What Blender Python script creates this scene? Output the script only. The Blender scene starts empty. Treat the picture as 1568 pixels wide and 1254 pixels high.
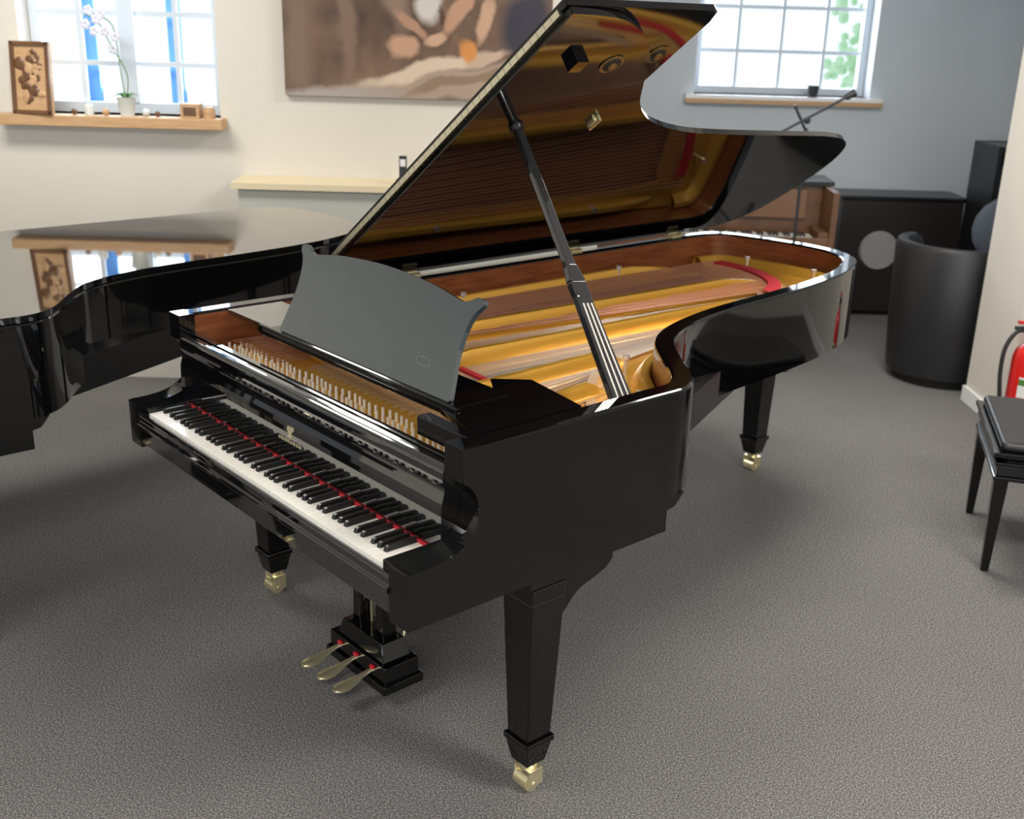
import bpy, math, random
from mathutils import Vector, Matrix
random.seed(3)
SC=bpy.context.scene
COL=SC.collection
try:
    SC.view_settings.view_transform='Standard'
    SC.view_settings.look='None'
    SC.view_settings.exposure=0.0
except Exception: pass

# ---------------------------------------------------------------- materials
def mat(name,col,rough=.5,metal=0.,coat=0.,noise=None,bump=None,spec=None,emit=None,ior=None):
    m=bpy.data.materials.new(name);m.use_nodes=True;nt=m.node_tree
    b=nt.nodes['Principled BSDF']
    b.inputs['Base Color'].default_value=(*col,1);b.inputs['Roughness'].default_value=rough
    b.inputs['Metallic'].default_value=metal;b.inputs['Coat Weight'].default_value=coat
    b.inputs['Coat Roughness'].default_value=.03
    if ior:b.inputs['IOR'].default_value=ior;b.inputs['Coat IOR'].default_value=ior
    if spec is not None:b.inputs['Specular IOR Level'].default_value=spec
    if emit:
        b.inputs['Emission Color'].default_value=(*emit[0],1);b.inputs['Emission Strength'].default_value=emit[1]
    tc=nt.nodes.new('ShaderNodeTexCoord')
    if noise:
        sc,col2,lo,hi,stretch=noise
        mp=nt.nodes.new('ShaderNodeMapping');mp.inputs['Scale'].default_value=stretch
        nz=nt.nodes.new('ShaderNodeTexNoise');nz.inputs['Scale'].default_value=sc;nz.inputs['Detail'].default_value=6
        cr=nt.nodes.new('ShaderNodeValToRGB');cr.color_ramp.elements[0].position=lo;cr.color_ramp.elements[1].position=hi
        cr.color_ramp.elements[0].color=(*col,1);cr.color_ramp.elements[1].color=(*col2,1)
        nt.links.new(tc.outputs['Object'],mp.inputs[0]);nt.links.new(mp.outputs[0],nz.inputs[0])
        nt.links.new(nz.outputs[0],cr.inputs[0]);nt.links.new(cr.outputs[0],b.inputs['Base Color'])
    if bump:
        nz2=nt.nodes.new('ShaderNodeTexNoise');nz2.inputs['Scale'].default_value=bump[0]
        bp=nt.nodes.new('ShaderNodeBump');bp.inputs['Strength'].default_value=bump[1];bp.inputs['Distance'].default_value=.005
        nt.links.new(tc.outputs['Object'],nz2.inputs[0]);nt.links.new(nz2.outputs[0],bp.inputs['Height']);nt.links.new(bp.outputs[0],b.inputs['Normal'])
    return m
LAC=mat('black_lacquer',(.002,.002,.0025),.05,coat=.15,ior=1.5)
LACP=mat('polished_lacquer',(.0025,.0025,.003),.03,coat=1.,ior=1.75)
LACL=mat('polished_lid_lacquer',(.003,.003,.0035),.04,coat=.7,ior=1.6)
DESK=mat('desk_lacquer',(.040,.054,.061),.10,coat=1.,ior=1.65)  # grey base stands in for the bright wall mirrored in the black desk
PROPM=mat('prop_lacquer',(.035,.036,.040),.18,.6,coat=1.,ior=1.8)
LACM=mat('black_satin',(.006,.006,.007),.3)
GOLD=mat('plate_gold',(.80,.43,.06),.30,.45,bump=(60,.10),coat=.3)
RINGREF=mat('plate_hole_reflection',(.20,.11,.03),.35,.5)  # gold-brown of the plate holes as mirrored in the lid
BRASS=mat('brass',(.92,.82,.52),.28,.85)
STEEL=mat('steel',(.80,.78,.75),.3,.7)
PIN=mat('nickel_pin',(.88,.87,.84),.3,.25)
OVAL=mat('oval_inlay',(.30,.32,.33),.35,.6)
COPPER=mat('copper_wire',(.62,.30,.20),.35,.6)
STEELW=mat('steel_wire',(.78,.70,.62),.3,.6)
MAHOG=mat('mahogany_veneer',(.13,.035,.012),.3,noise=(9,(.22,.07,.025),.3,.7,(1,1,8)),coat=.3)
SPRUCE=mat('spruce_soundboard',(.25,.095,.04),.4,noise=(30,(.34,.15,.065),.3,.7,(8,.6,1)))
IVORY=mat('white_key',(.80,.77,.70),.25,coat=.3)
EBON=mat('black_key',(.008,.008,.008),.3)
RED=mat('red_felt',(.50,.01,.02),.9)
PALE=mat('pale_strip',(.62,.57,.50),.4)
HINGE=mat('hinge_metal',(.92,.88,.68),.25,1.)
WHITE=mat('white_paint',(.8,.8,.8),.4)
WINF=mat('window_frame_paint',(.60,.67,.74),.4)
WOODL=mat('light_wood',(.46,.27,.13),.45,noise=(12,(.56,.36,.19),.3,.7,(1,8,8)))
WOODB=mat('brown_wood',(.10,.045,.02),.35,noise=(10,(.17,.08,.035),.3,.7,(1,6,1)))
LEATH=mat('black_leather',(.012,.012,.014),.42,bump=(150,.2))
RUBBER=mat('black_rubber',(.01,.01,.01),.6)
REDP=mat('red_paint',(.60,.012,.01),.3,coat=.4)
LABEL=mat('label',(.75,.75,.72),.5)
DGREY=mat('dark_plastic',(.02,.022,.025),.5)
BLUE=mat('blue_paint',(.10,.30,.68),.5)

# ---------------------------------------------------------------- mesh helper
class MB:
    def __init__(s): s.v=[];s.f=[];s.m=[];s.mats=[];s.sm=[]
    def mi(s,m):
        if m not in s.mats:s.mats.append(m)
        return s.mats.index(m)
    def add(s,vs,fs,m,smooth=False):
        o=len(s.v);s.v+= [tuple(a) for a in vs];k=s.mi(m)
        for f in fs:s.f.append([a+o for a in f]);s.m.append(k);s.sm.append(smooth)
    def box(s,x0,x1,y0,y1,z0,z1,m):
        vs=[(x,y,z) for z in(z0,z1) for y in(y0,y1) for x in(x0,x1)]
        s.add(vs,[(0,2,3,1),(4,5,7,6),(0,1,5,4),(2,6,7,3),(0,4,6,2),(1,3,7,5)],m)
    def frust(s,c0,w0,c1,w1,m):
        vs=[]
        for c,w in((c0,w0),(c1,w1)):
            for dx,dy in((-1,-1),(1,-1),(1,1),(-1,1)):
                vs.append((c[0]+dx*w[0]/2,c[1]+dy*w[1]/2,c[2]))
        s.add(vs,[(3,2,1,0),(4,5,6,7),(0,1,5,4),(1,2,6,5),(2,3,7,6),(3,0,4,7)],m)
    def prism(s,poly,fn,t0,t1,m,mside=None,smooth=False):
        n=len(poly)
        vs=[fn(a,b,t0) for a,b in poly]+[fn(a,b,t1) for a,b in poly]
        s.add(vs,[list(range(n-1,-1,-1)),list(range(n,2*n))],m)
        s.add(vs,[(i,(i+1)%n,(i+1)%n+n,i+n) for i in range(n)],mside or m,smooth)
    def tube(s,p,q,r0,r1,m,n=12,caps=True,smooth=True):
        p=Vector(p);q=Vector(q);d=(q-p).normalized()
        a=d.orthogonal().normalized();b=d.cross(a)
        vs=[]
        for c,r in((p,r0),(q,r1)):
            for i in range(n):
                t=2*math.pi*i/n;vs.append(c+a*r*math.cos(t)+b*r*math.sin(t))
        s.add(vs,[(i,(i+1)%n,(i+1)%n+n,i+n) for i in range(n)],m,smooth)
        if caps:s.add(vs,[list(range(n-1,-1,-1)),list(range(n,2*n))],m)
    def path(s,pts,r,m,n=8):
        for a,b in zip(pts[:-1],pts[1:]):s.tube(a,b,r,r,m,n)
    def lathe(s,cx,cy,prof,m,n=28):
        vs=[];k=len(prof)
        for r,z in prof:
            for i in range(n):
                t=2*math.pi*i/n;vs.append((cx+r*math.cos(t),cy+r*math.sin(t),z))
        s.add(vs,[(j*n+i,j*n+(i+1)%n,(j+1)*n+(i+1)%n,(j+1)*n+i) for j in range(k-1) for i in range(n)],m,True)
    def sphere(s,c,r,m,n=10,sc=(1,1,1)):
        vs=[];k=n//2+1
        for j in range(k):
            ph=math.pi*j/(k-1)
            for i in range(n):
                t=2*math.pi*i/n;vs.append((c[0]+r*sc[0]*math.sin(ph)*math.cos(t),c[1]+r*sc[1]*math.sin(ph)*math.sin(t),c[2]+r*sc[2]*math.cos(ph)))
        s.add(vs,[(j*n+i,(j+1)*n+i,(j+1)*n+(i+1)%n,j*n+(i+1)%n) for j in range(k-1) for i in range(n)],m,True)
    def obj(s,name,parent=None,bevel=0,seg=2,loc=None,rotz=None):
        me=bpy.data.meshes.new(name);me.from_pydata(s.v,[],s.f)
        for m in s.mats:me.materials.append(m)
        for p,k,q in zip(me.polygons,s.m,s.sm):p.material_index=k;p.use_smooth=q
        me.update()
        if any(s.sm):
            try:me.set_sharp_from_angle(angle=math.radians(38))
            except Exception:pass
        o=bpy.data.objects.new(name,me);COL.objects.link(o)
        if parent:o.parent=parent
        if loc:o.location=loc
        if rotz is not None:o.rotation_euler=(0,0,rotz)
        if bevel:
            b=o.modifiers.new('bevel','BEVEL');b.width=bevel;b.segments=seg;b.limit_method='ANGLE';b.angle_limit=math.radians(40)
            b.harden_normals=False
        return o
def empty(name,loc=(0,0,0),rz=0):
    e=bpy.data.objects.new(name,None);COL.objects.link(e);e.location=loc;e.rotation_euler=(0,0,rz);e.empty_display_size=.2;return e
def smooth(pts,n=6,closed=False):
    out=[];N=len(pts)
    rng=range(N) if closed else range(N-1)
    for i in rng:
        if closed:p=[pts[(i+k-1)%N] for k in range(4)]
        else:p=[pts[max(0,i-1)],pts[i],pts[i+1],pts[min(N-1,i+2)]]
        for j in range(n):
            t=j/n
            out.append(tuple(.5*((2*p[1][k])+(-p[0][k]+p[2][k])*t+(2*p[0][k]-5*p[1][k]+4*p[2][k]-p[3][k])*t*t+(-p[0][k]+3*p[1][k]-3*p[2][k]+p[3][k])*t**3) for k in range(len(p[0]))))
    if not closed:out.append(tuple(pts[-1]))
    return out
def offset(path,d):
    out=[];n=len(path)
    for i,p in enumerate(path):
        a=path[max(0,i-1)];b=path[min(n-1,i+1)]
        tx,ty=b[0]-a[0],b[1]-a[1];l=math.hypot(tx,ty) or 1
        out.append((p[0]-ty/l*d,p[1]+tx/l*d))
    return out

# ---------------------------------------------------------------- piano
W=1.447;ZR=1.0246;ZRB=.733;ZB=.636
RIM=[(W,.2),(W,.35),(W,.5),(W,.75),(W,.86),(1.415,.935),(1.35,1.00),(1.25,1.075),(1.14,1.175),(1.065,1.30),(1.015,1.47),(.985,1.66),(.962,1.94),(.928,2.22),(.875,2.46),(.775,2.68),(.64,2.79),(.47,2.82),(.28,2.80),(.11,2.76),(.03,2.70),(0,2.60),(0,2.3),(0,1.5),(0,.8),(0,.2)]
rim=smooth(RIM,6)
TH=.634;HZ=1.034
def lidp(u,y,t):
    return (u*math.cos(TH)-t*math.sin(TH),y,HZ+u*math.sin(TH)+t*math.cos(TH))
LIDC=[(1.475,.665),(1.468,.80),(1.445,.89),(1.39,.99),(1.29,1.10),(1.17,1.185),(1.06,1.275),(.962,1.42),(.888,1.65),(.847,1.94),(.812,2.29),(.78,2.60),(.73,2.78),(.64,2.88),(.50,2.93),(.30,2.93),(.12,2.88),(.02,2.74),(0,2.60)]

def build_piano(name,loc,rz,opened=True):
    E=empty(name,loc,rz)
    prof=[(0,ZRB),(0,ZR-.008),(.003,ZR-.002),(.008,ZR),(.052,ZR),(.058,ZR-.003),(.060,ZR-.008),(.060,.86),(.060,ZRB)]
    mb=MB();rings=[offset(rim,p[0]) for p in prof];n=len(rim)
    vs=[(rings[k][i][0],rings[k][i][1],prof[k][1]) for k in range(len(prof)) for i in range(n)]
    for k in range(len(prof)):
        k2=(k+1)%len(prof)
        m=MAHOG if k in(6,7) else LAC
        mb.add(vs,[(k*n+i,k*n+i+1,k2*n+i+1,k2*n+i) for i in range(n-1)],m,True)
    o=mb.obj('rim',E)
    arm=[(0,ZB),(0,.762)]+smooth([(0,.766),(.006,.772),(.07,.774),(.12,.782),(.165,.803),(.192,.845),(.192,.895),(.172,.93),(.157,.942)],5)+[(.150,.947),(.150,ZR),(.20,ZR),(.20,.7335),(.895,.7335),(.86,.70),(.83,.695),(.83,ZB)]
    for x0,x1,nm in((W-.068,W,'treble'),(0,.068,'bass')):
        mb=MB();mb.prism(arm,lambda a,b,t:(t,a,b),x0,x1,LAC);o=mb.obj('arm_'+nm,E,.002)
    mb=MB();mb.box(.06,W-.06,.02,.80,.655,.705,LAC);mb.obj('keybed',E,.002)
    mb=MB()
    ks=[(0.0,.652),(0.0,.70),(-.008,.705),(-.008,.715),(0.0,.722),(.0,.738),(.006,.744),(.013,.744),(.013,.652)]
    mb.prism(ks,lambda a,b,t:(t,a+.002,b),.068,W-.068,LACP);mb.obj('key_slip',E,.002)
    xk0=(W-1.225)/2
    mb=MB()
    for a,b in((.068,xk0-.002),(xk0+1.227,W-.068)):
        mb.box(a,b,.012,.15,.70,.768,LAC)
    mb.obj('key_blocks',E,.003)
    fb=[(.1425,.757),(.1420,.80),(.1430,.86)]+smooth([(.1440,.875),(.150,.895),(.152,.912),(.147,.926)],4)+smooth([(.1455,.935),(.148,.952),(.158,.962),(.178,.964)],4)+[(.178,.956),(.185,.956),(.185,.966),(.204,.966),(.204,.75)]
    mb=MB();mb.prism(fb,lambda a,b,t:(t,a,b),.069,W-.069,LACP);mb.obj('fallboard',E,.0012)
    if opened:
        mb=MB()
        em=[(-.012,0),(.012,0),(.012,.006),(.004,.012),(.014,.03),(.010,.045),(-.010,.045),(-.014,.03),(-.004,.012),(-.012,.006)]
        mb.prism(em,lambda a,b,t:(W/2+a,.1415+t,.835+b*.7),-.001,.001,BRASS)
        for i in range(8):
            x=W/2-.06+i*.015
            mb.box(x,x+.009,.1408,.1424,.818,.826,BRASS)
        mb.obj('fallboard_emblem',E)
    mb=MB();mb2=MB();kw=1.225/52
    pat=['A','B','C','D','E','F','G']
    for i in range(52):
        x=xk0+i*kw
        mb.box(x+.0005,x+kw-.0005,.0155,.155,.738,.7547,IVORY)
        nme=pat[i%7]
        if nme in('A','C','D','F','G') and i<51:
            xc=x+kw+{'A':.002,'C':-.002,'D':.002,'F':-.0025,'G':0}[nme]
            poly=[(.050,.754),(.054,.7655),(.060,.7675),(.136,.7675),(.136,.754)]
            vs=[]
            for y,z in poly:
                w=.0068 if z<.76 else .0054
                vs+=[(xc-w,y,z),(xc+w,y,z)]
            fs=[(0,2,3,1),(2,4,5,3),(4,6,7,5),(6,8,9,7),(0,8,6,4),(0,4,2),(1,3,5),(1,5,7,9)]
            mb2.add(vs,fs,EBON)
    mb.obj('white_keys',E,.0008,1);mb2.obj('black_keys',E,.0006,1)
    mb=MB();mb.box(xk0,xk0+1.225,.1365,.1415,.750,.7615,RED);mb.box(.07,W-.07,.02,.15,.70,.737,EBON);mb.obj('name_felt',E)
    def leg(cx,cy,nm,ztop,bracket):
        mb=MB()
        mb.frust((cx,cy,.165),(.078,.078),(cx,cy,ztop-.035),(.108,.108),LAC)
        mb.frust((cx,cy,ztop-.035),(.110,.110),(cx,cy,ztop+.005),(.112,.112),LAC)
        mb.frust((cx,cy,.148),(.094,.094),(cx,cy,.166),(.094,.094),LAC)
        mb.frust((cx,cy,.085),(.062,.062),(cx,cy,.148),(.086,.086),LAC)
        mb.obj('leg_'+nm,E,.003)
        if bracket:
            mb=MB()
            poly=[(0,.02),(0,-.10)]+smooth([(.055,-.10),(.10,-.055),(.16,-.035),(.20,-.02),(.22,0)],4)+[(.22,.02)]
            mb.prism(poly,lambda a,b,t:(cx+t,cy+a,ztop+.012+b),-.05,.05,LAC)
            mb.obj('leg_bracket_'+nm,E,.002)
        mb=MB()
        mb.tube((cx,cy,.06),(cx,cy,.088),.022,.026,BRASS,16)
        for sx in(-1,1):
            mb.box(cx+sx*.029-.003,cx+sx*.029+.003,cy-.02,cy+.025,.018,.066,BRASS)
        mb.box(cx-.032,cx+.032,cy-.02,cy+.025,.060,.067,BRASS)
        mb.tube((cx-.025,cy-.004,.026),(cx+.025,cy-.004,.026),.0255,.0255,BRASS,24)
        mb.tube((cx-.034,cy-.004,.026),(cx+.034,cy-.004,.026),.006,.006,BRASS,10)
        o=mb.obj('caster_'+nm,E,.001)
    leg(W-.056,.42,'treble',ZB-.03,True);leg(.062,.43,'bass',ZB-.03,True);leg(.38,2.67,'tail',.70,False)
    mb=MB();mb.box(W-.112,W-.004,.362,.488,.60,.6362,LAC);mb.box(.006,.12,.362,.49,.60,.6362,LAC);mb.box(.28,.46,2.40,2.74,.70,.74,LAC)
    for (a,b) in(((.10,.80),(W-.10,.80)),((.3,.85),(.42,2.72)),((.75,.85),(.45,2.72)),((1.25,.85),(.5,2.70))):
        d=Vector((b[0]-a[0],b[1]-a[1],0)).normalized();nn=Vector((-d.y,d.x,0))*.04
        vs=[(a[0]+nn.x,a[1]+nn.y),(b[0]+nn.x,b[1]+nn.y),(b[0]-nn.x,b[1]-nn.y),(a[0]-nn.x,a[1]-nn.y)]
        mb.prism(vs,lambda p,q,t:(p,q,t),.70,.82,LACM)
    mb.obj('underframe',E)
    mb=MB();cx=.735
    mb.box(cx-.10,cx+.10,.34,.44,.60,.656,LAC)
    for sx in(-1,1):
        mb.frust((cx+sx*.06,.39,.15),(.040,.05),(cx+sx*.055,.39,.61),(.034,.045),LAC)
        mb.tube((cx+sx*.07,.42,.12),(cx+sx*.05,.70,.655),.007,.007,BRASS,10)
    mb.frust((cx,.385,.13),(.24,.10),(cx,.385,.185),(.20,.08),LAC)
    mb.box(cx-.145,cx+.145,.325,.445,.075,.132,LAC)
    mb.box(cx-.155,cx+.155,.315,.455,.05,.078,LAC)
    mb.obj('pedal_lyre',E,.003)
    mb=MB()
    for k,px in enumerate((-.085,0,.085)):
        x=cx+px
        st=[(.36,.006,.106),(.31,.0075,.104),(.278,.012,.097),(.252,.021,.090),(.228,.027,.087),(.206,.023,.085),(.192,.009,.084)]
        vs=[];fs=[]
        for y,w,z in st:
            for ang in range(8):
                t=2*math.pi*ang/8;vs.append((x+w*math.cos(t),y,z+.0055*math.sin(t)))
        for j in range(len(st)-1):
            for i in range(8):fs.append((j*8+i,j*8+(i+1)%8,(j+1)*8+(i+1)%8,(j+1)*8+i))
        fs.append(list(range(8)));fs.append([len(st)*8-8+i for i in range(8)][::-1])
        mb.add(vs,fs,BRASS,True)
        mb.box(x-.009,x+.009,.318,.325,.110,.118,RED)
    for dx in(-.03,0,.03):mb.tube((cx+dx,.40,.17),(cx+dx,.40,.60),.004,.004,BRASS,8)
    mb.obj('pedals',E)
    lidc=smooth(LIDC,5)
    if not opened:
        flat=[(W+.006,.14),(W+.006,.5)]+[p for p in offset(rim,-.006) if p[1]>.55 or p[0]<.3]+[(-.006,.14)]
        mb=MB();mb.prism(flat,lambda a,b,t:(a,b,ZR+.004+t),0,.02,LACL);mb.obj('lid',E,.005,3)
        mb=MB();mb.prism([(x,y) for x,y in offset(rim,.03)],lambda a,b,t:(a,b,t),.85,.86,SPRUCE);mb.obj('soundboard',E)
        return E
    inner=offset(rim,.0595)
    mb=MB();mb.prism(inner,lambda a,b,t:(a,b,t),.85,.862,SPRUCE);mb.obj('soundboard',E)
    cu=bpy.data.curves.new('plate','CURVE');cu.dimensions='2D';cu.fill_mode='BOTH';cu.extrude=.007;cu.bevel_depth=.003;cu.bevel_resolution=2
    def spl(pts):
        s=cu.splines.new('POLY');s.points.add(len(pts)-1);s.use_cyclic_u=True
        for p,q in zip(s.points,pts):p.co=(q[0],q[1],0,1)
    po_=[p for p in offset(rim,.067)[::3] if p[1]>.26]
    pout=[(W-.067,.215)]+po_+[(.067,.215)]
    spl(pout)
    H=[[(.15,.70),(.25,.70),(.36,.70),(.38,.9),(.43,1.8),(.475,2.33),(.40,2.40),(.24,2.40),(.17,2.34),(.15,1.5)],
       [(.47,.70),(.54,.70),(.63,.70),(.645,.9),(.69,1.6),(.715,2.05),(.68,2.22),(.61,2.33),(.565,2.34),(.52,1.8)],
       [(.725,.69),(.80,.685),(.89,.68),(.895,.8),(.87,1.15),(.84,1.5),(.82,1.84),(.81,1.95),(.79,1.95),(.765,1.6)],
       [(.985,.67),(1.05,.66),(1.12,.65),(1.11,.74),(1.06,.88),(.985,1.00),(.955,1.05),(.945,1.03),(.965,.9)],
       [(1.205,.63),(1.25,.62),(1.285,.625),(1.285,.67),(1.255,.73),(1.21,.77),(1.19,.77),(1.19,.70)]]
    for h in H:spl(smooth(h,4,True))
    for xx,yy,r in((1.305,.83,.021),(1.20,.925,.025),(1.09,1.02,.019),(1.33,.50,.014),(.90,1.5,.013),(.86,2.1,.013)):
        spl([(xx+r*math.cos(i*math.pi/8),yy+r*math.sin(i*math.pi/8)) for i in range(16)])
    po=bpy.data.objects.new('plate',cu);COL.objects.link(po);po.parent=E;po.location=(0,0,.893);cu.materials.append(GOLD)
    mb=MB()
    ribs=[((.115,.48),(.105,2.40),.05),((.415,.48),(.525,2.52),.06),((.675,.48),(.768,2.22),.06),((.945,.48),(.925,1.20),.055),((1.165,.48),(1.10,.93),.05)]
    for a,b,hh in ribs:
        d=Vector((b[0]-a[0],b[1]-a[1],0)).normalized();nn=Vector((-d.y,d.x,0))
        N=18;vs=[];fs=[]
        for i in range(N+1):
            t=i/N;h=.008+hh*min(1,t*6,(1-t)*6)**.7;w=.016
            c=Vector((a[0]+(b[0]-a[0])*t,a[1]+(b[1]-a[1])*t,.895))
            for sx,z in((-1.25,0),(-1,h*.8),(-.6,h),(.6,h),(1,h*.8),(1.25,0)):
                p=c+nn*sx*w;vs.append((p.x,p.y,.895+z))
        for i in range(N):
            for j in range(5):fs.append((i*6+j,i*6+j+1,(i+1)*6+j+1,(i+1)*6+j))
        mb.add(vs,fs,GOLD,True)
    for (x0,y0,x1,y1) in((.10,.46,1.37,.43),(.10,.65,1.34,.56)):
        N=20;pts=[(x0+(x1-x0)*i/N,y0+(y1-y0)*i/N) for i in range(N+1)]
        vs=[];fs=[]
        for x,y in pts:
            for dy,z in((-.014,.895),(-.010,.918),(.010,.918),(.014,.895)):vs.append((x,y+dy,z))
        for i in range(N):
            for j in range(3):fs.append((i*4+j,i*4+j+1,(i+1)*4+j+1,(i+1)*4+j))
        mb.add(vs,fs,GOLD)
    fl=[p for p in rim if p[1]>.62 and not(p[0]<.01 and p[1]<2.5)]
    prf=[(.062,.90),(.064,.928),(.070,.935),(.092,.935),(.104,.925),(.125,.902)]
    rg=[offset(fl,p[0]) for p in prf];n2=len(fl)
    vs=[(rg[k][i][0],rg[k][i][1],prf[k][1]) for k in range(len(prf)) for i in range(n2)]
    mb.add(vs,[(k*n2+i,k*n2+i+1,(k+1)*n2+i+1,(k+1)*n2+i) for k in range(len(prf)-1) for i in range(n2-1)],GOLD,True)
    mb.obj('plate_struts',E)
    mb=MB()
    def string(p,q,r,m):
        p=Vector(p);q=Vector(q);d=(q-p).normalized();a=Vector((-d.y,d.x,0)).normalized()*r;up=Vector((0,0,r))
        vs=[p+a,p+up,p-a,p-up,q+a,q+up,q-a,q-up]
        mb.add(vs,[(0,1,5,4),(1,2,6,5),(2,3,7,6),(3,0,4,7)],m)
    endc=smooth([(1.27,.78),(1.17,.89),(1.06,1.0),(.955,1.14),(.905,1.35),(.878,1.65),(.852,1.95),(.815,2.18),(.755,2.38),(.67,2.50)],12)
    NT=78
    for i in range(NT):
        t=i/(NT-1);x=1.335-t*(1.335-.44)
        g=t**.85*(len(endc)-1);k=int(g);f=g%1
        e=endc[k];e2=endc[min(len(endc)-1,k+1)]
        string((x,.36+.03*(i%3)/3,.918),(e[0]+(e2[0]-e[0])*f,e[1]+(e2[1]-e[1])*f,.915),.0009,STEELW)
    NB=28
    for i in range(NB):
        t=i/(NB-1)
        string((.11+t*.29,.30+.05*(i%2),.932),(.18+t*.50,2.56-.20*t*t-.02*(1-t),.938),.0020,COPPER)
    mb.obj('strings',E)
    mb=MB()
    br=smooth([(1.30,.70),(1.16,.82),(1.02,.96),(.91,1.15),(.85,1.5),(.80,1.9),(.72,2.15),(.60,2.30)],8)
    for a,b in zip(br[:-1],br[1:]):
        d=Vector((b[0]-a[0],b[1]-a[1],0)).normalized();nn=Vector((-d.y,d.x,0))*.013
        vs=[(a[0]+nn.x,a[1]+nn.y),(b[0]+nn.x,b[1]+nn.y),(b[0]-nn.x,b[1]-nn.y),(a[0]-nn.x,a[1]-nn.y)]
        mb.prism(vs,lambda p,q,t:(p,q,t),.862,.912,WOODL)
    mb.obj('bridge',E)
    mb=MB()
    def felt(pts,w,z):
        r=smooth(pts,8)
        l=offset(r,w/2);q=offset(r,-w/2)
        n=len(r);vs=[(x,y,z) for x,y in l]+[(x,y,z) for x,y in q]+[(x,y,z-.01) for x,y in l]+[(x,y,z-.01) for x,y in q]
        mb.add(vs,[(i,i+1,n+i+1,n+i) for i in range(n-1)]+[(2*n+i,2*n+i+1,i+1,i) for i in range(n-1)]+[(3*n+i,n+i,n+i+1,3*n+i+1) for i in range(n-1)],RED)
    felt([(.22,2.50),(.36,2.50),(.50,2.45),(.62,2.36),(.70,2.22)],.05,.946)
    felt([(.70,2.42),(.79,2.24),(.83,2.05),(.86,1.8)],.024,.922)
    felt([(.72,.715),(.90,.70)],.018,.925);felt([(.98,.69),(1.12,.67)],.018,.925)
    mb.obj('stringing_felt',E)
    mb=MB()
    for r in range(4):
        for i in range(46):
            x=.10+i*(1.24/45)+(.012 if r%2 else 0);y=.226+r*.034+.005*math.sin(i*.9)
            mb.tube((x,y,.90),(x,y,.926),.0044,.0040,PIN,6)
    mb.obj('tuning_pins',E)
    mb=MB()
    for i in range(40):
        x=.12+i*.0155
        mb.box(x,x+.009,.575,.605,.935,.965,EBON)
    mb.obj('dampers',E)
    mb=MB()
    for x,y in((1.22,.87),(1.02,1.10),(1.33,.76),(.93,1.75),(.86,2.28),(.62,2.62),(.30,2.60),(.12,1.2),(.12,2.0)):
        mb.tube((x,y,.895),(x,y,.955),.006,.006,STEEL,10);mb.tube((x,y,.955),(x,y,.967),.012,.012,STEEL,6)
    mb.obj('plate_bolts',E)
    mb=MB();mb.tube((1.375,.80,.975),(1.33,.82,.975),.005,.005,BRASS,8);mb.tube((1.33,.82,.965),(1.33,.82,.995),.008,.008,BRASS,10);mb.tube((1.35,.84,.965),(1.35,.84,.985),.012,.012,BRASS,12);mb.obj('prop_latch',E)
    mb=MB()
    mb.prism([(.062,.315),(.36,.315),(.36,.50),(.062,.50)],lambda a,b,t:(a,b,t),ZR-.016,ZR-.004,LACP)
    mb.prism([(1.20,.275),(1.385,.235),(1.385,.56),(1.16,.60),(1.09,.52),(1.16,.47)],lambda a,b,t:(a,b,t),ZR-.014,ZR-.002,LAC)
    mb.prism([(.34,.30),(1.22,.30),(1.22,.47),(.34,.47)],lambda a,b,t:(a,b,t),ZR-.012,ZR+.001,LAC)
    mb.box(.30,1.24,.288,.302,ZR-.022,ZR+.006,LAC)
    mb.box(1.20,1.385,.206,.245,ZR-.05,ZR-.003,LAC)
    mb.obj('music_shelf',E,.003)
    cxd=.79
    poly=[(-.395,0)]+smooth([(-.400,.004),(-.390,.05),(-.378,.11),(-.378,.17),(-.390,.215),(-.412,.243),(-.408,.256),(-.385,.258),(-.362,.246),(-.33,.240),(-.2,.258),(0,.268),(.2,.258),(.33,.240),(.362,.246),(.385,.258),(.408,.256),(.412,.243),(.390,.215),(.378,.17),(.378,.11),(.390,.05),(.400,.004)],4)+[(.395,0)]
    ca,sa=math.cos(math.radians(22)),math.sin(math.radians(22))
    mb=MB();mb.prism(poly,lambda a,b,t:(cxd+a,.308+b*sa+t*ca,ZR+.004+b*ca-t*sa),0,.014,DESK);mb.obj('music_desk',E,.003)
    mb=MB();N=28
    ring=[]
    for rr in(1,.90):
        for i in range(N):
            t=2*math.pi*i/N;a=.265+.030*rr*math.cos(t);b=.070+.011*rr*math.sin(t)
            ring.append((cxd+a,.308+b*sa-.001*ca,ZR+.004+b*ca+.001*sa))
    mb.add(ring,[(i,(i+1)%N,N+(i+1)%N,N+i) for i in range(N)],OVAL);mb.obj('music_desk_emblem',E)
    lp=[(0,.665)]+lidc
    mb=MB();mb.prism(lp,lidp,0,.020,LAC);mb.obj('lid',E,.005,3)
    fp=[(0.01,.657),(1.477,.657),(1.477,1.20),(1.43,1.215),(0.01,1.215)]
    mb=MB();mb.prism(fp,lidp,.0225,.0425,LAC);mb.obj('lid_front_flap',E,.004,3)
    mb=MB()
    N=48
    for i in range(N):
        u0=.03+i*1.42/N
        mb.prism([(u0,.650),(u0+1.42/N-.0015,.650),(u0+1.42/N-.0015,.664),(u0,.664)],lidp,.014,.030,HINGE)
    mb.obj('lid_hinge',E)
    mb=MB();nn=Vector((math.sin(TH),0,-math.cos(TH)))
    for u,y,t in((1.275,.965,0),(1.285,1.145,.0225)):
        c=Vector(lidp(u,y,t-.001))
        mb.tube(c,c+nn*.003,.036,.036,RINGREF,24);mb.tube(c,c+nn*.006,.026,.026,RUBBER,20);mb.tube(c,c+nn*.010,.013,.013,RINGREF,16)  # discs modelled in place of the plate holes' reflection, not real fittings
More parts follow.
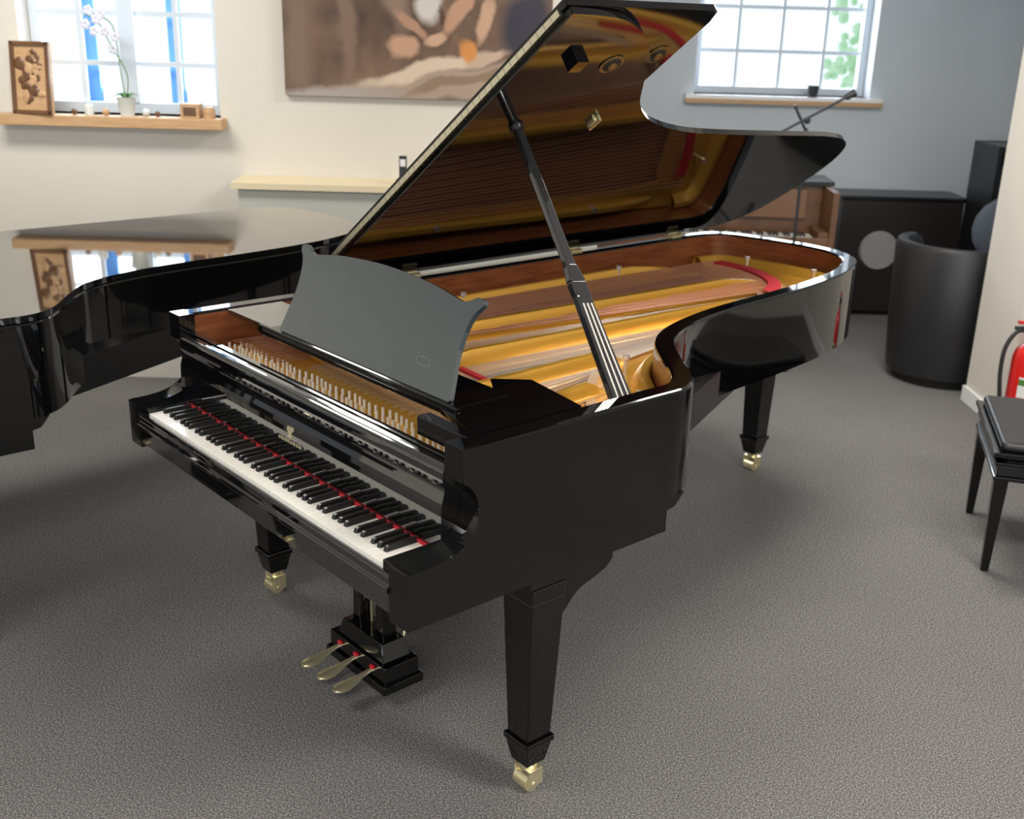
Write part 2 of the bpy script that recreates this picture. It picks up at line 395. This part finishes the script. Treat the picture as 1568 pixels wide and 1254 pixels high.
    c=Vector(lidp(.977,.85,0))
    mb.tube(c,c+nn*.012,.022,.02,LACM,16)
    mb.prism([(1.275,.795),(1.32,.795),(1.32,.835),(1.275,.835)],lidp,-.025,0,LAC)
    mb.prism([(.975,1.125),(1.005,1.125),(1.005,1.145),(.975,1.145)],lidp,-.010,0,BRASS)
    mb.prism([(.965,1.131),(1.02,1.131),(1.02,1.139),(.965,1.139)],lidp,-.018,0,BRASS)
    mb.obj('lid_fittings_reflections',E,.001)
    mb=MB()
    for y in(1.05,1.85,2.45):
        mb.box(-.004,.03,y-.03,y+.03,ZR-.002,ZR+.010,BRASS);mb.tube((0.0,y-.03,ZR+.008),(0.0,y+.03,ZR+.008),.008,.008,BRASS,12)
    mb.obj('lid_spine_hinges',E)
    p0=Vector((1.372,.72,.985));p1=Vector(lidp(.977,.85,-.004))
    d=(p1-p0).normalized();side=Vector((0,1,0))-d*d.y;side.normalize();nrm=d.cross(side)
    L=(p1-p0).length
    def stick(a,b,w0,w1,th,off,m,mb):
        vs=[]
        for s_,w in((a,w0),(b,w1)):
            c=p0+d*s_+nrm*off
            for i,j in((-1,-1),(1,-1),(1,1),(-1,1)):vs.append(c+side*w/2*i+nrm*th/2*j)
        mb.add(vs,[(3,2,1,0),(4,5,6,7),(0,1,5,4),(1,2,6,5),(2,3,7,6),(3,0,4,7)],m)
    mb=MB()
    stick(0,L*.38,.066,.048,.024,0,PROPM,mb);stick(L*.36,L*.42,.048,.052,.026,0,PROPM,mb);stick(L*.42,L*.48,.052,.032,.026,0,PROPM,mb);stick(L*.47,L,.032,.026,.022,0,PROPM,mb)
    mb.obj('lid_prop',E,.005,3)
    mb=MB()
    for o_ in(-.018,0.0,.018):
        for sg in(1,-1):
            vs=[]
            for s_,k in((.02,1.),(L*.34,.75)):
                c=p0+d*s_+nrm*.0123*sg+side*o_*k
                vs+=[c+side*.0028,c-side*.0028]
            mb.add(vs,[(0,1,3,2)],PALE)
    mb.tube(p0+Vector((0,-.04,0)),p0+Vector((0,.04,0)),.009,.009,BRASS,12)
    mb.obj('lid_prop_inlay',E)
    return E

YAW=.85
build_piano('grand_piano',(-1.1675,3.1806,0),-YAW,True)
P2=build_piano('grand_piano.001',(-2.843,3.644,0),-YAW,False);P2.scale=(.93,.84,1)

# ---------------------------------------------------------------- room
def wallmat(name,c):
    return mat(name,c,.85,noise=(1.5,tuple(x*.96 for x in c),.3,.7,(1,1,1)),bump=(300,.05))
WALLM=wallmat('wall_plaster',(.66,.625,.56));WALLB=wallmat('wall_plaster_cool',(.56,.60,.635));CEIL=wallmat('ceiling_plaster',(.8,.8,.8))
cm=bpy.data.materials.new('grey_carpet');cm.use_nodes=True;nt=cm.node_tree;b=nt.nodes['Principled BSDF'];b.inputs['Roughness'].default_value=.95;b.inputs['Specular IOR Level'].default_value=.1
tc=nt.nodes.new('ShaderNodeTexCoord')
n1=nt.nodes.new('ShaderNodeTexNoise');n1.inputs['Scale'].default_value=210;n1.inputs['Detail'].default_value=4;n1.inputs['Roughness'].default_value=.85
cr=nt.nodes.new('ShaderNodeValToRGB');e=cr.color_ramp.elements
e[0].position=.38;e[0].color=(.030,.031,.034,1);e[1].position=.64;e[1].color=(.40,.382,.36,1)
k=cr.color_ramp.elements.new(.50);k.color=(.122,.119,.117,1)
n2=nt.nodes.new('ShaderNodeTexNoise');n2.inputs['Scale'].default_value=1.4
mr=nt.nodes.new('ShaderNodeMapRange');mr.inputs[3].default_value=.85;mr.inputs[4].default_value=1.15
mx=nt.nodes.new('ShaderNodeVectorMath');mx.operation='SCALE'
nt.links.new(tc.outputs['Object'],n1.inputs[0]);nt.links.new(tc.outputs['Object'],n2.inputs[0]);nt.links.new(n1.outputs[0],cr.inputs[0]);nt.links.new(n2.outputs[0],mr.inputs[0])
nt.links.new(cr.outputs[0],mx.inputs[0]);nt.links.new(mr.outputs[0],mx.inputs['Scale']);nt.links.new(mx.outputs[0],b.inputs['Base Color'])
bp=nt.nodes.new('ShaderNodeBump');bp.inputs['Strength'].default_value=.12;bp.inputs['Distance'].default_value=.003;nt.links.new(n1.outputs[0],bp.inputs['Height']);nt.links.new(bp.outputs[0],b.inputs['Normal'])

X0,X1,Y0,Y1,H=-4.6,4.6,-3.0,8.0,2.9
YL=5.75;K=YL/8.0;XS=.42
def kz(z):return 1.8905-(1.8905-z)*K
mb=MB();mb.box(X0-.3,X1+.3,Y0-.3,Y1+.3,-.1,0,cm);mb.obj('floor')
mb=MB();mb.box(X0-.3,X1+.3,Y0-.3,Y1+.3,H,H+.1,CEIL);mb.obj('ceiling')
def wall_holes(name,x0,x1,y0,y1,holes,m):
    mb=MB();xs=x0
    for a,b_,z0,z1 in holes:
        mb.box(xs,a,y0,y1,0,H,m);mb.box(a,b_,y0,y1,0,z0,m);mb.box(a,b_,y0,y1,z1,H,m);xs=b_
    mb.box(xs,x1,y0,y1,0,H,m);return mb.obj(name)
WX0,WX1,WZ0=-3.46*K,-2.10*K,kz(1.19)
wall_holes('wall_back_left',X0,XS,YL,YL+.3,[(WX0,WX1,WZ0,2.6)],WALLM)
wall_holes('wall_back_right',XS-.3,3.6,Y1,Y1+.3,[(1.20,2.42,1.44,2.6)],WALLB)
mb=MB();mb.box(XS-.3,XS,YL+.3,Y1,0,H,WALLM);mb.obj('wall_step')
wall_holes('wall_front',X0,X1,Y0-.3,Y0,[(-3.8,-.6,.6,2.5),(.4,3.8,.6,2.5)],WALLM)
mb=MB();mb.box(X0-.3,X0,Y0,YL,0,H,WALLM);mb.obj('wall_left')
mb=MB();mb.box(X1,X1+.3,Y0,5.75,0,H,WALLM);mb.obj('wall_right')
PX=2.465
mb=MB();mb.box(PX,X1,5.25,5.75,0,H,WALLM);mb.obj('wall_partition')
mb=MB();mb.box(3.45,3.6,5.75,Y1,0,H,WALLB);mb.obj('wall_right_rear')
mb=MB();mb.box(PX-.015,X1,5.235,5.25,0,.08,WHITE);mb.box(PX-.015,PX,5.25,5.76,0,.08,WHITE);mb.obj('baseboard_partition')
mb=MB();mb.box(XS,3.45,Y1-.015,Y1,0,.08,WHITE);mb.obj('baseboard_back')

def window(name,x0,x1,z0,z1,y,nv,nh,mull=None,blue=None):
    mb=MB();fw=.05
    def bx(a,b,c,d,e_,f,m=WINF):mb.box(a,b,c,d,e_,f,m)
    bx(x0,x0+fw,y,y+.06,z0,z1);bx(x1-fw,x1,y,y+.06,z0,z1);bx(x0+fw,x1-fw,y+.001,y+.059,z0,z0+fw);bx(x0+fw,x1-fw,y+.001,y+.059,z1-fw,z1)
    if mull:
        c=(x0+x1)/2;bx(c-.04,c+.04,y-.005,y+.065,z0+fw,z1-fw)
    for i in range(1,nv):
        x=x0+(x1-x0)*i/nv
        if mull and abs(x-(x0+x1)/2)<.03:continue
        bx(x-.012,x+.012,y+.02,y+.045,z0+fw,z1-fw)
    for i in range(1,nh):
        z=z0+(z1-z0)*i/nh;bx(x0+fw,x1-fw,y+.022,y+.043,z-.012,z+.012)
    if blue:
        for a,b_ in blue:bx(a,b_,y+.10,y+.13,z0,z1,BLUE)  # blue posts stand outdoors, scaffold-like, merged into the window mesh
    return mb.obj(name)
window('window_1',WX0+.002,WX1-.002,WZ0+.001,2.598,YL+.14,4,5,True,blue=[(-2.26,-2.19),(-1.82,-1.75)])
window('window_2',1.202,2.418,1.442,2.598,Y1+.16,4,4,False)
mb=MB();mb.box(-3.62*K,-2.06*K,YL-.10,YL+.14,kz(1.115),WZ0,WOODL);mb.obj('trim_1',bevel=.004)
mb=MB();mb.box(1.14,2.50,Y1-.06,Y1+.16,1.40,1.44,WHITE);mb.box(1.14,2.50,Y1-.065,Y1-.0605,1.385,1.415,WOODL);mb.obj('trim_2')
window('added_window_3',-3.798,-.602,.602,2.498,Y0-.15,4,2,True)  # unseen windows behind the camera, added as openings for the fill lights
window('added_window_4',.402,3.798,.602,2.498,Y0-.15,4,2,True)

GG=mat('sage_panel',(.50,.51,.46),.6)
CRM=mat('cream_wood',(.70,.60,.40),.5)
mb=MB();mb.box(-1.38,XS-.02,YL-.25,YL-.001,0.0,1.075,GG);mb.box(-1.41,XS,YL-.28,YL-.001,1.075,1.105,CRM);mb.obj('radiator_cover')
zc=1.105
mb=MB();mb.box(-.59,-.553,YL-.20,YL-.18,zc+.015,zc+.14,DGREY);mb.box(-.585,-.558,YL-.202,YL-.20,zc+.09,zc+.125,LABEL);mb.box(-.605,-.54,YL-.22,YL-.15,zc,zc+.025,DGREY);mb.obj('cordless_phone',bevel=.003)

# large canvas print
pm=bpy.data.materials.new('canvas_print');pm.use_nodes=True;nt=pm.node_tree;b=nt.nodes['Principled BSDF'];b.inputs['Roughness'].default_value=.6
tc=nt.nodes.new('ShaderNodeTexCoord')
nz=nt.nodes.new('ShaderNodeTexNoise');nz.inputs['Scale'].default_value=3.0;nz.inputs['Detail'].default_value=6
nt.links.new(tc.outputs['Object'],nz.inputs[0])
base=nt.nodes.new('ShaderNodeValToRGB');ee=base.color_ramp.elements;ee[0].position=.3;ee[0].color=(.06,.032,.02,1);ee[1].position=.7;ee[1].color=(.20,.12,.075,1)
nt.links.new(nz.outputs[0],base.inputs[0]);cur=base.outputs[0]
dis=nt.nodes.new('ShaderNodeVectorMath');dis.operation='MULTIPLY_ADD';dis.inputs[1].default_value=(.20,.20,.20)
nt.links.new(nz.outputs[1],dis.inputs[0]);nt.links.new(tc.outputs['Object'],dis.inputs[2])
def blob(cx,cz,rx,rz_,ang,col,soft=.35,amt=1.):
    global cur
    mp=nt.nodes.new('ShaderNodeMapping');mp.vector_type='TEXTURE'
    mp.inputs['Location'].default_value=(cx+.10,0,cz+.10);mp.inputs['Rotation'].default_value=(0,-ang,0);mp.inputs['Scale'].default_value=(rx,50,rz_)
    nt.links.new(dis.outputs[0],mp.inputs[0])
    ln=nt.nodes.new('ShaderNodeVectorMath');ln.operation='LENGTH';nt.links.new(mp.outputs[0],ln.inputs[0])
    m_=nt.nodes.new('ShaderNodeMapRange');m_.inputs[1].default_value=1+soft;m_.inputs[2].default_value=1-soft;m_.inputs[3].default_value=0;m_.inputs[4].default_value=amt
    nt.links.new(ln.outputs['Value'],m_.inputs[0])
    mi=nt.nodes.new('ShaderNodeMix');mi.data_type='RGBA';nt.links.new(m_.outputs[0],mi.inputs[0]);nt.links.new(cur,mi.inputs[6]);mi.inputs[7].default_value=(*col,1);cur=mi.outputs[2]
blob(.10,.35,.09,.6,0,(.18,.115,.075),.5)
blob(.42,.5,.05,.6,.1,(.19,.12,.08),.4)
blob(.60,.7,.05,.35,.1,(.10,.055,.035),.4)
blob(.74,.75,.08,.30,.2,(.26,.17,.12),.4)
blob(1.10,.09,1.2,.10,.14,(.36,.27,.20),.2)
blob(.3,.0,.45,.05,.05,(.36,.31,.28),.5)
blob(1.0,.20,.40,.055,.28,(.62,.49,.37),.25)
blob(1.2,.12,.40,.03,.25,(.20,.12,.07),.3,.7)
blob(.82,.33,.10,.06,-.3,(.50,.29,.18),.25)
blob(1.00,.62,.09,.13,-.4,(.60,.55,.50),.3)
blob(.86,.46,.14,.035,-.7,(.42,.23,.14),.25)
blob(1.05,.40,.10,.035,.5,(.55,.34,.22),.25)
blob(1.12,.50,.03,.10,.2,(.08,.04,.02),.3)
blob(1.27,.33,.05,.085,.1,(.60,.24,.06),.3)
blob(1.22,.60,.20,.045,1.0,(.48,.27,.17),.25)
blob(1.38,.55,.16,.045,1.3,(.52,.32,.21),.25)
blob(1.40,.28,.16,.04,.3,(.50,.36,.26),.25)
blob(1.66,.48,.16,.22,0,(.025,.022,.035),.3)
blob(1.58,.9,.3,.2,.3,(.20,.13,.085),.5)
nt.links.new(cur,b.inputs['Base Color'])
mb=MB();mb.box(0,1.83,0,.03,0,1.45,pm);o=mb.obj('canvas_picture',loc=(-1.63*K,YL-.032,kz(1.36)));o.scale=(K,1,K)

SZ=WZ0
def carved(name,loc,rz,tilt,w,h):
    e=empty(name,loc,rz)
    mb=MB();mb.box(0,w,0,.03,0,h,WOODL);o=mb.obj('board',e,.004);o.rotation_euler=(tilt,0,0)
    mb=MB();random.seed(8)
    for i in range(34):
        a=.5+.3*math.sin(i*2.4)*(.4+.6*random.random());c=.12+.76*random.random();r=random.uniform(.05,.11)
        mb.sphere((w*a,-.002,h*c),r*w*1.3,WOODB if i%3 else WOODL,8,(1,.2,random.uniform(.6,1.5)))
    o=mb.obj('relief',e);o.rotation_euler=(tilt,0,0)
    mb=MB()
    for bx in((0,w,0,.02),(0,w,h-.02,h),(0,.02,0,h),(w-.02,w,0,h)):mb.box(bx[0],bx[1],-.012,0.002,bx[2],bx[3],WOODB)
    o=mb.obj('frame',e,.002);o.rotation_euler=(tilt,0,0)
    return e
carved('carved_wood_panel',(-3.50*K,YL-.085,SZ+.001),-.10,-.10,.20,.345)
GREEN=mat('leaf_green',(.08,.20,.04),.5);PETAL=mat('orchid_petal',(.62,.62,.72),.5);CER=mat('ceramic_pot',(.60,.62,.58),.3,coat=.5)
e=empty('potted_orchid',(-2.73*K,YL-.05,SZ));e.scale=(.75,.55,.80)
mb=MB();mb.lathe(0,0,[(0,0),(.045,0),(.062,.11),(.066,.115),(.058,.115),(.05,.09),(0,.09)],CER);mb.obj('pot',e)
mb=MB()
for s_ in(-1,1):
    pts=smooth([(0,0,.09),(.02*s_,0,.25),(-.02*s_-.05,0,.42),(-.10-.04*s_,0,.55),(-.20-.03*s_,0,.60)],5);mb.path(pts,.004,GREEN,6)
for i in range(6):
    a=i*1.05;mb.add([(0,0,.09),(.05*math.cos(a)-.015*math.sin(a),.05*math.sin(a)+.015*math.cos(a),.14),(.14*math.cos(a),.14*math.sin(a)*.4,.12),(.05*math.cos(a)+.015*math.sin(a),.05*math.sin(a)-.015*math.cos(a),.14)],[(0,1,2,3)],GREEN)
mb.obj('stems_leaves',e)
mb=MB()
for i,(x,z) in enumerate(((-.06,.40),(-.10,.50),(-.15,.57),(-.20,.62),(-.12,.60),(-.22,.54),(-.04,.47),(-.17,.50))):
    for a in range(5):
        t=a*1.2566;mb.sphere((x+.018*math.cos(t),-.01*(i%3),z+.018*math.sin(t)),.016,PETAL,8,(1,.35,1))
mb.obj('flowers',e)
def B(x0,x1,y0,y1,z0,z1,m,mb):mb.box(x0*K,x1*K,YL+y0,YL+y1,SZ+z0,SZ+z1,m)
mb=MB();B(-2.35,-2.22,-.08,-.0,0,.07,WOODL,mb);B(-2.33,-2.24,-.082,-.07,.01,.055,WOODB,mb);mb.obj('wooden_box',bevel=.003)
mb=MB();mb.lathe(-2.16*K,YL-.05,[(0,SZ),(.028,SZ),(.030,SZ+.035),(.022,SZ+.055),(0,SZ+.055)],WOODL);mb.obj('wooden_jar')
mb=MB();mb.lathe(-3.0*K,YL-.04,[(0,SZ),(.022,SZ),(.025,SZ+.04),(.015,SZ+.055),(0,SZ+.055)],CER);mb.obj('small_vase')
mb=MB()
for x,r,m in((-2.88,.018,WOODL),(-2.60,.02,CER),(-2.52,.015,WOODB),(-3.1,.016,WOODB)):mb.sphere((x*K,YL-.05,SZ+r),r,m,10)
mb.obj('sill_ornaments')
mb=MB();mb.lathe(2.02,Y1-.02,[(0,1.44),(.03,1.44),(.04,1.50),(.038,1.52),(0,1.52)],DGREY);mb.obj('flower_pot')
LEAF=mat('leaf',(.55,.78,.52),.6)
e=empty('tree',(3.75,12.0,0));mb=MB();mb.tube((0,0,0),(0,0,1.6),.07,.05,WOODB);mb.obj('trunk',e)
mb=MB();random.seed(5)
for i in range(420):
    a=random.uniform(0,6.28);r=.6*random.random()**.5;z=random.uniform(1.3,3.4)
    mb.sphere((r*math.cos(a),r*math.sin(a),z),random.uniform(.04,.07),LEAF,6)
mb.obj('foliage',e)

# ---------------------------------------------------------------- background furniture
def upright(name,loc,rz):
    e=empty(name,loc,rz)
    mb=MB()
    mb.box(-.74,-.70,-.30,.30,0,.95,WOODB);mb.box(.70,.74,-.30,.30,0,.95,WOODB)
    mb.box(-.70,.70,0.02,.30,.05,.95,WOODB);mb.box(-.76,.76,-.02,.32,.95,.98,LACM)
    mb.box(-.70,.70,-.30,.02,.60,.64,WOODB);mb.box(-.70,.70,-.305,-.28,.57,.67,WOODB)
    mb.box(-.70,-.64,-.28,.0,.64,.70,WOODB);mb.box(.64,.70,-.28,0,.64,.70,WOODB)
    mb.box(-.60,.60,-.01,.02,.74,.92,mat('panel_brown',(.20,.10,.05),.3))
    for s_ in(-1,1):mb.frust((s_*.69,-.26,0),(.05,.05),(s_*.69,-.26,.60),(.07,.07),WOODB)
    mb.obj('case',e,.004)
    mb=MB();kw=1.225/52
    for i in range(52):mb.box(-.6125+i*kw+.0005,-.6125+(i+1)*kw-.0005,-.28,-.12,.645,.665,IVORY)
    mb.obj('white_keys',e)
    mb=MB()
    for i in range(51):
        if i%7 in(0,2,3,5,6):mb.box(-.6125+(i+1)*kw-.006,-.6125+(i+1)*kw+.006,-.23,-.12,.665,.677,EBON)
    mb.obj('black_keys',e)
    return e
upright('upright_piano',(1.24,7.15,0),-.06)
e=empty('speaker_cabinet',(2.62,7.60,0))
mb=MB();mb.box(-.41,.41,-.02,.32,.03,.80,mat('dark_panel',(.018,.013,.013),.4));mb.box(-.43,.43,-.03,.33,.80,.83,LACM);mb.box(-.40,.40,0,.30,0,.03,LACM);mb.obj('cabinet_body',e,.006)
mb=MB();mb.tube((-.13,-.045,.46),(-.13,-.02,.46),.125,.135,mat('disc_grey',(.30,.30,.31),.5),32);mb.obj('speaker_cone',e)
e=empty('bookcase',(3.22,7.35,0))
mb=MB();mb.box(-.20,-.17,-.2,.2,0,1.22,LACM);mb.box(.17,.20,-.2,.2,0,1.22,LACM);mb.box(-.20,.20,.18,.2,0,1.22,LACM)
for z in(.05,.42,.80,1.19):mb.box(-.17,.17,-.2,.2,z,z+.025,LACM)
mb.obj('carcass',e,.003)
mb=MB()
for z in(.075,.445,.825):
    x=-.16
    while x<.13:
        w=random.uniform(.02,.04);c=random.choice([DGREY,LACM,BLUE,LABEL]) if z<.5 else DGREY
        mb.box(x,x+w-.002,-.12,.1,z,z+random.uniform(.22,.3),c);x+=w
mb.obj('binders',e)
e=empty('office_chair',(3.03,6.75,0))
mb=MB();mb.sphere((0,0,.45),.23,LEATH,16,(1,1,.22));mb.sphere((.0,.16,.74),.2,mat('grey_fabric',(.09,.11,.14),.7),16,(1,.22,1.0));mb.tube((0,0,.1),(0,0,.44),.025,.025,STEEL)
for i in range(5):
    a=i*1.2566+.3;mb.tube((0,0,.1),(.26*math.cos(a),.26*math.sin(a),.06),.018,.013,DGREY);mb.sphere((.26*math.cos(a),.26*math.sin(a),.028),.028,RUBBER)
mb.tube((0,.14,.42),(0,.2,.66),.02,.02,DGREY);mb.obj('chair_body',e)
e=empty('microphone_stand',(1.62,6.45,0))
mb=MB();mb.tube((0,0,.10),(0,0,1.36),.010,.008,DGREY)
for i in range(3):
    a=i*2.094+.4;mb.tube((0,0,.16),(.28*math.cos(a),.28*math.sin(a),.012),.009,.009,DGREY);mb.sphere((.28*math.cos(a),.28*math.sin(a),.012),.012,RUBBER,8)
mb.tube((-.30,0,1.24),(.20,0,1.53),.008,.008,DGREY);mb.tube((.20,0,1.53),(.25,0,1.56),.018,.022,DGREY);mb.sphere((0,0,1.40),.02,DGREY);mb.tube((-.08,0,1.48),(.05,0,1.25),.008,.008,DGREY)
mb.obj('stand_body',e)

e=empty('tub_chair',(2.47,6.17,0),math.radians(35));e.scale=(1.08,1.08,1.02)
mb=MB();N=48;R0=.29;R1=.31
def shell(a):
    c=abs((a+math.pi)%(2*math.pi)-math.pi);t=min(1,max(0,(c-.75)/.8));t=t*t*(3-2*t)
    return .42+.36*t
vs=[];fs=[]
for i in range(N):
    a=2*math.pi*i/N;h=shell(a);ca,sa=math.cos(a),math.sin(a)
    for r,z in((.25,.03),(R0-.01,.06),(R0+.005,.3),(R1,h-.03),(R1-.012,h-.004),(R1-.035,h),(R1-.06,h-.006),(R1-.07,h-.03),(R1-.085,.40)):
        vs.append((r*ca,r*sa,z))
KK=9
for i in range(N):
    for j in range(KK-1):fs.append((i*KK+j,((i+1)%N)*KK+j,((i+1)%N)*KK+j+1,i*KK+j+1))
mb.add(vs,fs,LEATH,True)
mb.lathe(0,0,[(0,.46),(.15,.46),(.20,.45),(.228,.42),(.23,.36)],LEATH,32)
mb.lathe(0,0,[(0,.0),(.24,.0),(.25,.035)],RUBBER,32)
mb.obj('upholstery',e)

e=empty('piano_bench',(1.74,3.70,0),math.radians(-15.4))
BW,BL=.42,.60
mb=MB()
for x in(.03,BW-.03):
    for y in(.03,BL-.03):mb.frust((x,y,0),(.028,.028),(x,y,.38),(.05,.05),LAC)
mb.box(0.0,BW,0,BL,.37,.385,LAC);mb.box(.01,BW-.01,.01,BL-.01,.385,.425,LACM);mb.box(0.0,BW,0,BL,.425,.44,LAC)
mb.obj('bench_frame',e,.004)
mb=MB();mb.box(-.012,BW+.012,-.012,BL+.012,.462,.480,LAC);mb.box(.04,BW-.04,.04,BL-.04,.44,.462,LACM);mb.obj('seat_board',e,.004)
mb=MB();mb.box(.01,BW-.01,.01,BL-.01,.478,.515,LEATH);mb.obj('seat_cushion',e,.018,4)

e=empty('fire_extinguisher',(2.49,5.135,.0))
mb=MB();mb.lathe(0,0,[(0,.06),(.07,.06),(.085,.075),(.085,.42),(.075,.46),(.045,.49),(.028,.50),(.028,.52),(0,.52)],REDP,32)
mb.obj('cylinder_body',e)
mb=MB();vs=[];n=12
for i in range(n+1):
    a=math.radians(-140+i*110/n);vs+=[(.0856*math.cos(a),.0856*math.sin(a),.24),(.0856*math.cos(a),.0856*math.sin(a),.34)]
mb.add(vs,[(2*i,2*i+2,2*i+3,2*i+1) for i in range(n)],LABEL,True)
vs=[]
for i in range(n+1):
    a=math.radians(-140+i*110/n);vs+=[(.0860*math.cos(a),.0860*math.sin(a),.30),(.0860*math.cos(a),.0860*math.sin(a),.33)]
mb.add(vs,[(2*i,2*i+2,2*i+3,2*i+1) for i in range(n)],GREEN,True)
mb.obj('label',e)
mb=MB();mb.tube((0,0,.52),(0,0,.56),.02,.02,DGREY);mb.box(-.10,.03,-.012,.012,.56,.575,DGREY);mb.box(-.09,.03,-.012,.012,.59,.603,REDP);mb.tube((.02,-.03,.55),(.045,-.03,.55),.018,.018,LABEL)
mb.path(smooth([(-.02,0,.55),(-.09,-.01,.555),(-.14,-.02,.48),(-.15,-.03,.36),(-.135,-.04,.22),(-.115,-.02,.13)],6),.010,RUBBER,10)
mb.tube((-.115,-.02,.14),(-.11,-.02,.06),.012,.018,RUBBER)
mb.box(-.01,.05,.08,.113,.40,.44,DGREY)
mb.obj('valve_hose',e)

# ---------------------------------------------------------------- lights
LP=mat('lamp_diffuser',(.9,.9,.9),.5,emit=((1,.96,.9),2.5))
for i,(x,y) in enumerate(((-2.2,1.4),(2.0,1.4),(-2.2,4.4),(1.4,4.6),(-.2,-1.4))):
    e=empty('ceiling_light' if i==0 else 'ceiling_light.%03d'%i,(x,y,H))
    mb=MB();mb.box(-.62,.62,-.32,.32,-.04,0,WHITE);mb.box(-.58,.58,-.28,.28,-.045,-.04,LP);mb.obj('lamp_housing',e)
    l=bpy.data.lights.new('panel_light','AREA');l.shape='RECTANGLE';l.size=1.16;l.size_y=.56;l.energy=(42,84,46,72,46)[i];l.color=(1,.95,.88)
    lo=bpy.data.objects.new('panel_light',l);COL.objects.link(lo);lo.parent=e;lo.location=(0,0,-.06)
def winlight(name,x,y,z,sx,sz,en,rot,c=(.86,.93,1)):
    l=bpy.data.lights.new(name,'AREA');l.shape='RECTANGLE';l.size=sx;l.size_y=sz;l.energy=en;l.color=c
    o=bpy.data.objects.new(name,l);COL.objects.link(o);o.location=(x,y,z);o.rotation_euler=rot
R=math.radians(90)
winlight('daylight_window_1',-2.0,YL+.285,2.0,.9,1.0,22,(-R,0,0))
winlight('daylight_window_2',1.81,Y1+.285,2.0,1.1,1.0,32,(-R,0,0))
winlight('fill_light_window_3',-2.2,Y0-.05,1.55,3.0,1.8,60,(R,0,0))  # area lights added in the unseen front windows to brighten the room
winlight('fill_light_window_4',2.1,Y0-.05,1.55,3.2,1.8,84,(R,0,0))
w=bpy.data.worlds.new('sky');SC.world=w;w.use_nodes=True
w.node_tree.nodes['Background'].inputs[0].default_value=(.84,.93,1,1);w.node_tree.nodes['Background'].inputs[1].default_value=1.2

# ---------------------------------------------------------------- camera
cam=bpy.data.cameras.new('camera');co=bpy.data.objects.new('camera',cam);COL.objects.link(co);SC.camera=co
p=.3379;r=.0275
fw=Vector((0,math.cos(p),-math.sin(p)));rt=Vector((1,0,0));up=rt.cross(fw)
r2=rt*math.cos(r)+up*math.sin(r);u2=-rt*math.sin(r)+up*math.cos(r)
M=Matrix((( r2.x,u2.x,-fw.x,0),(r2.y,u2.y,-fw.y,0),(r2.z,u2.z,-fw.z,1.8905),(0,0,0,1)))
co.matrix_world=M
cam.sensor_width=36;cam.lens=36*1696.8/1568;cam.clip_start=.05
cam.dof.use_dof=True;cam.dof.focus_distance=3.0;cam.dof.aperture_fstop=3.4
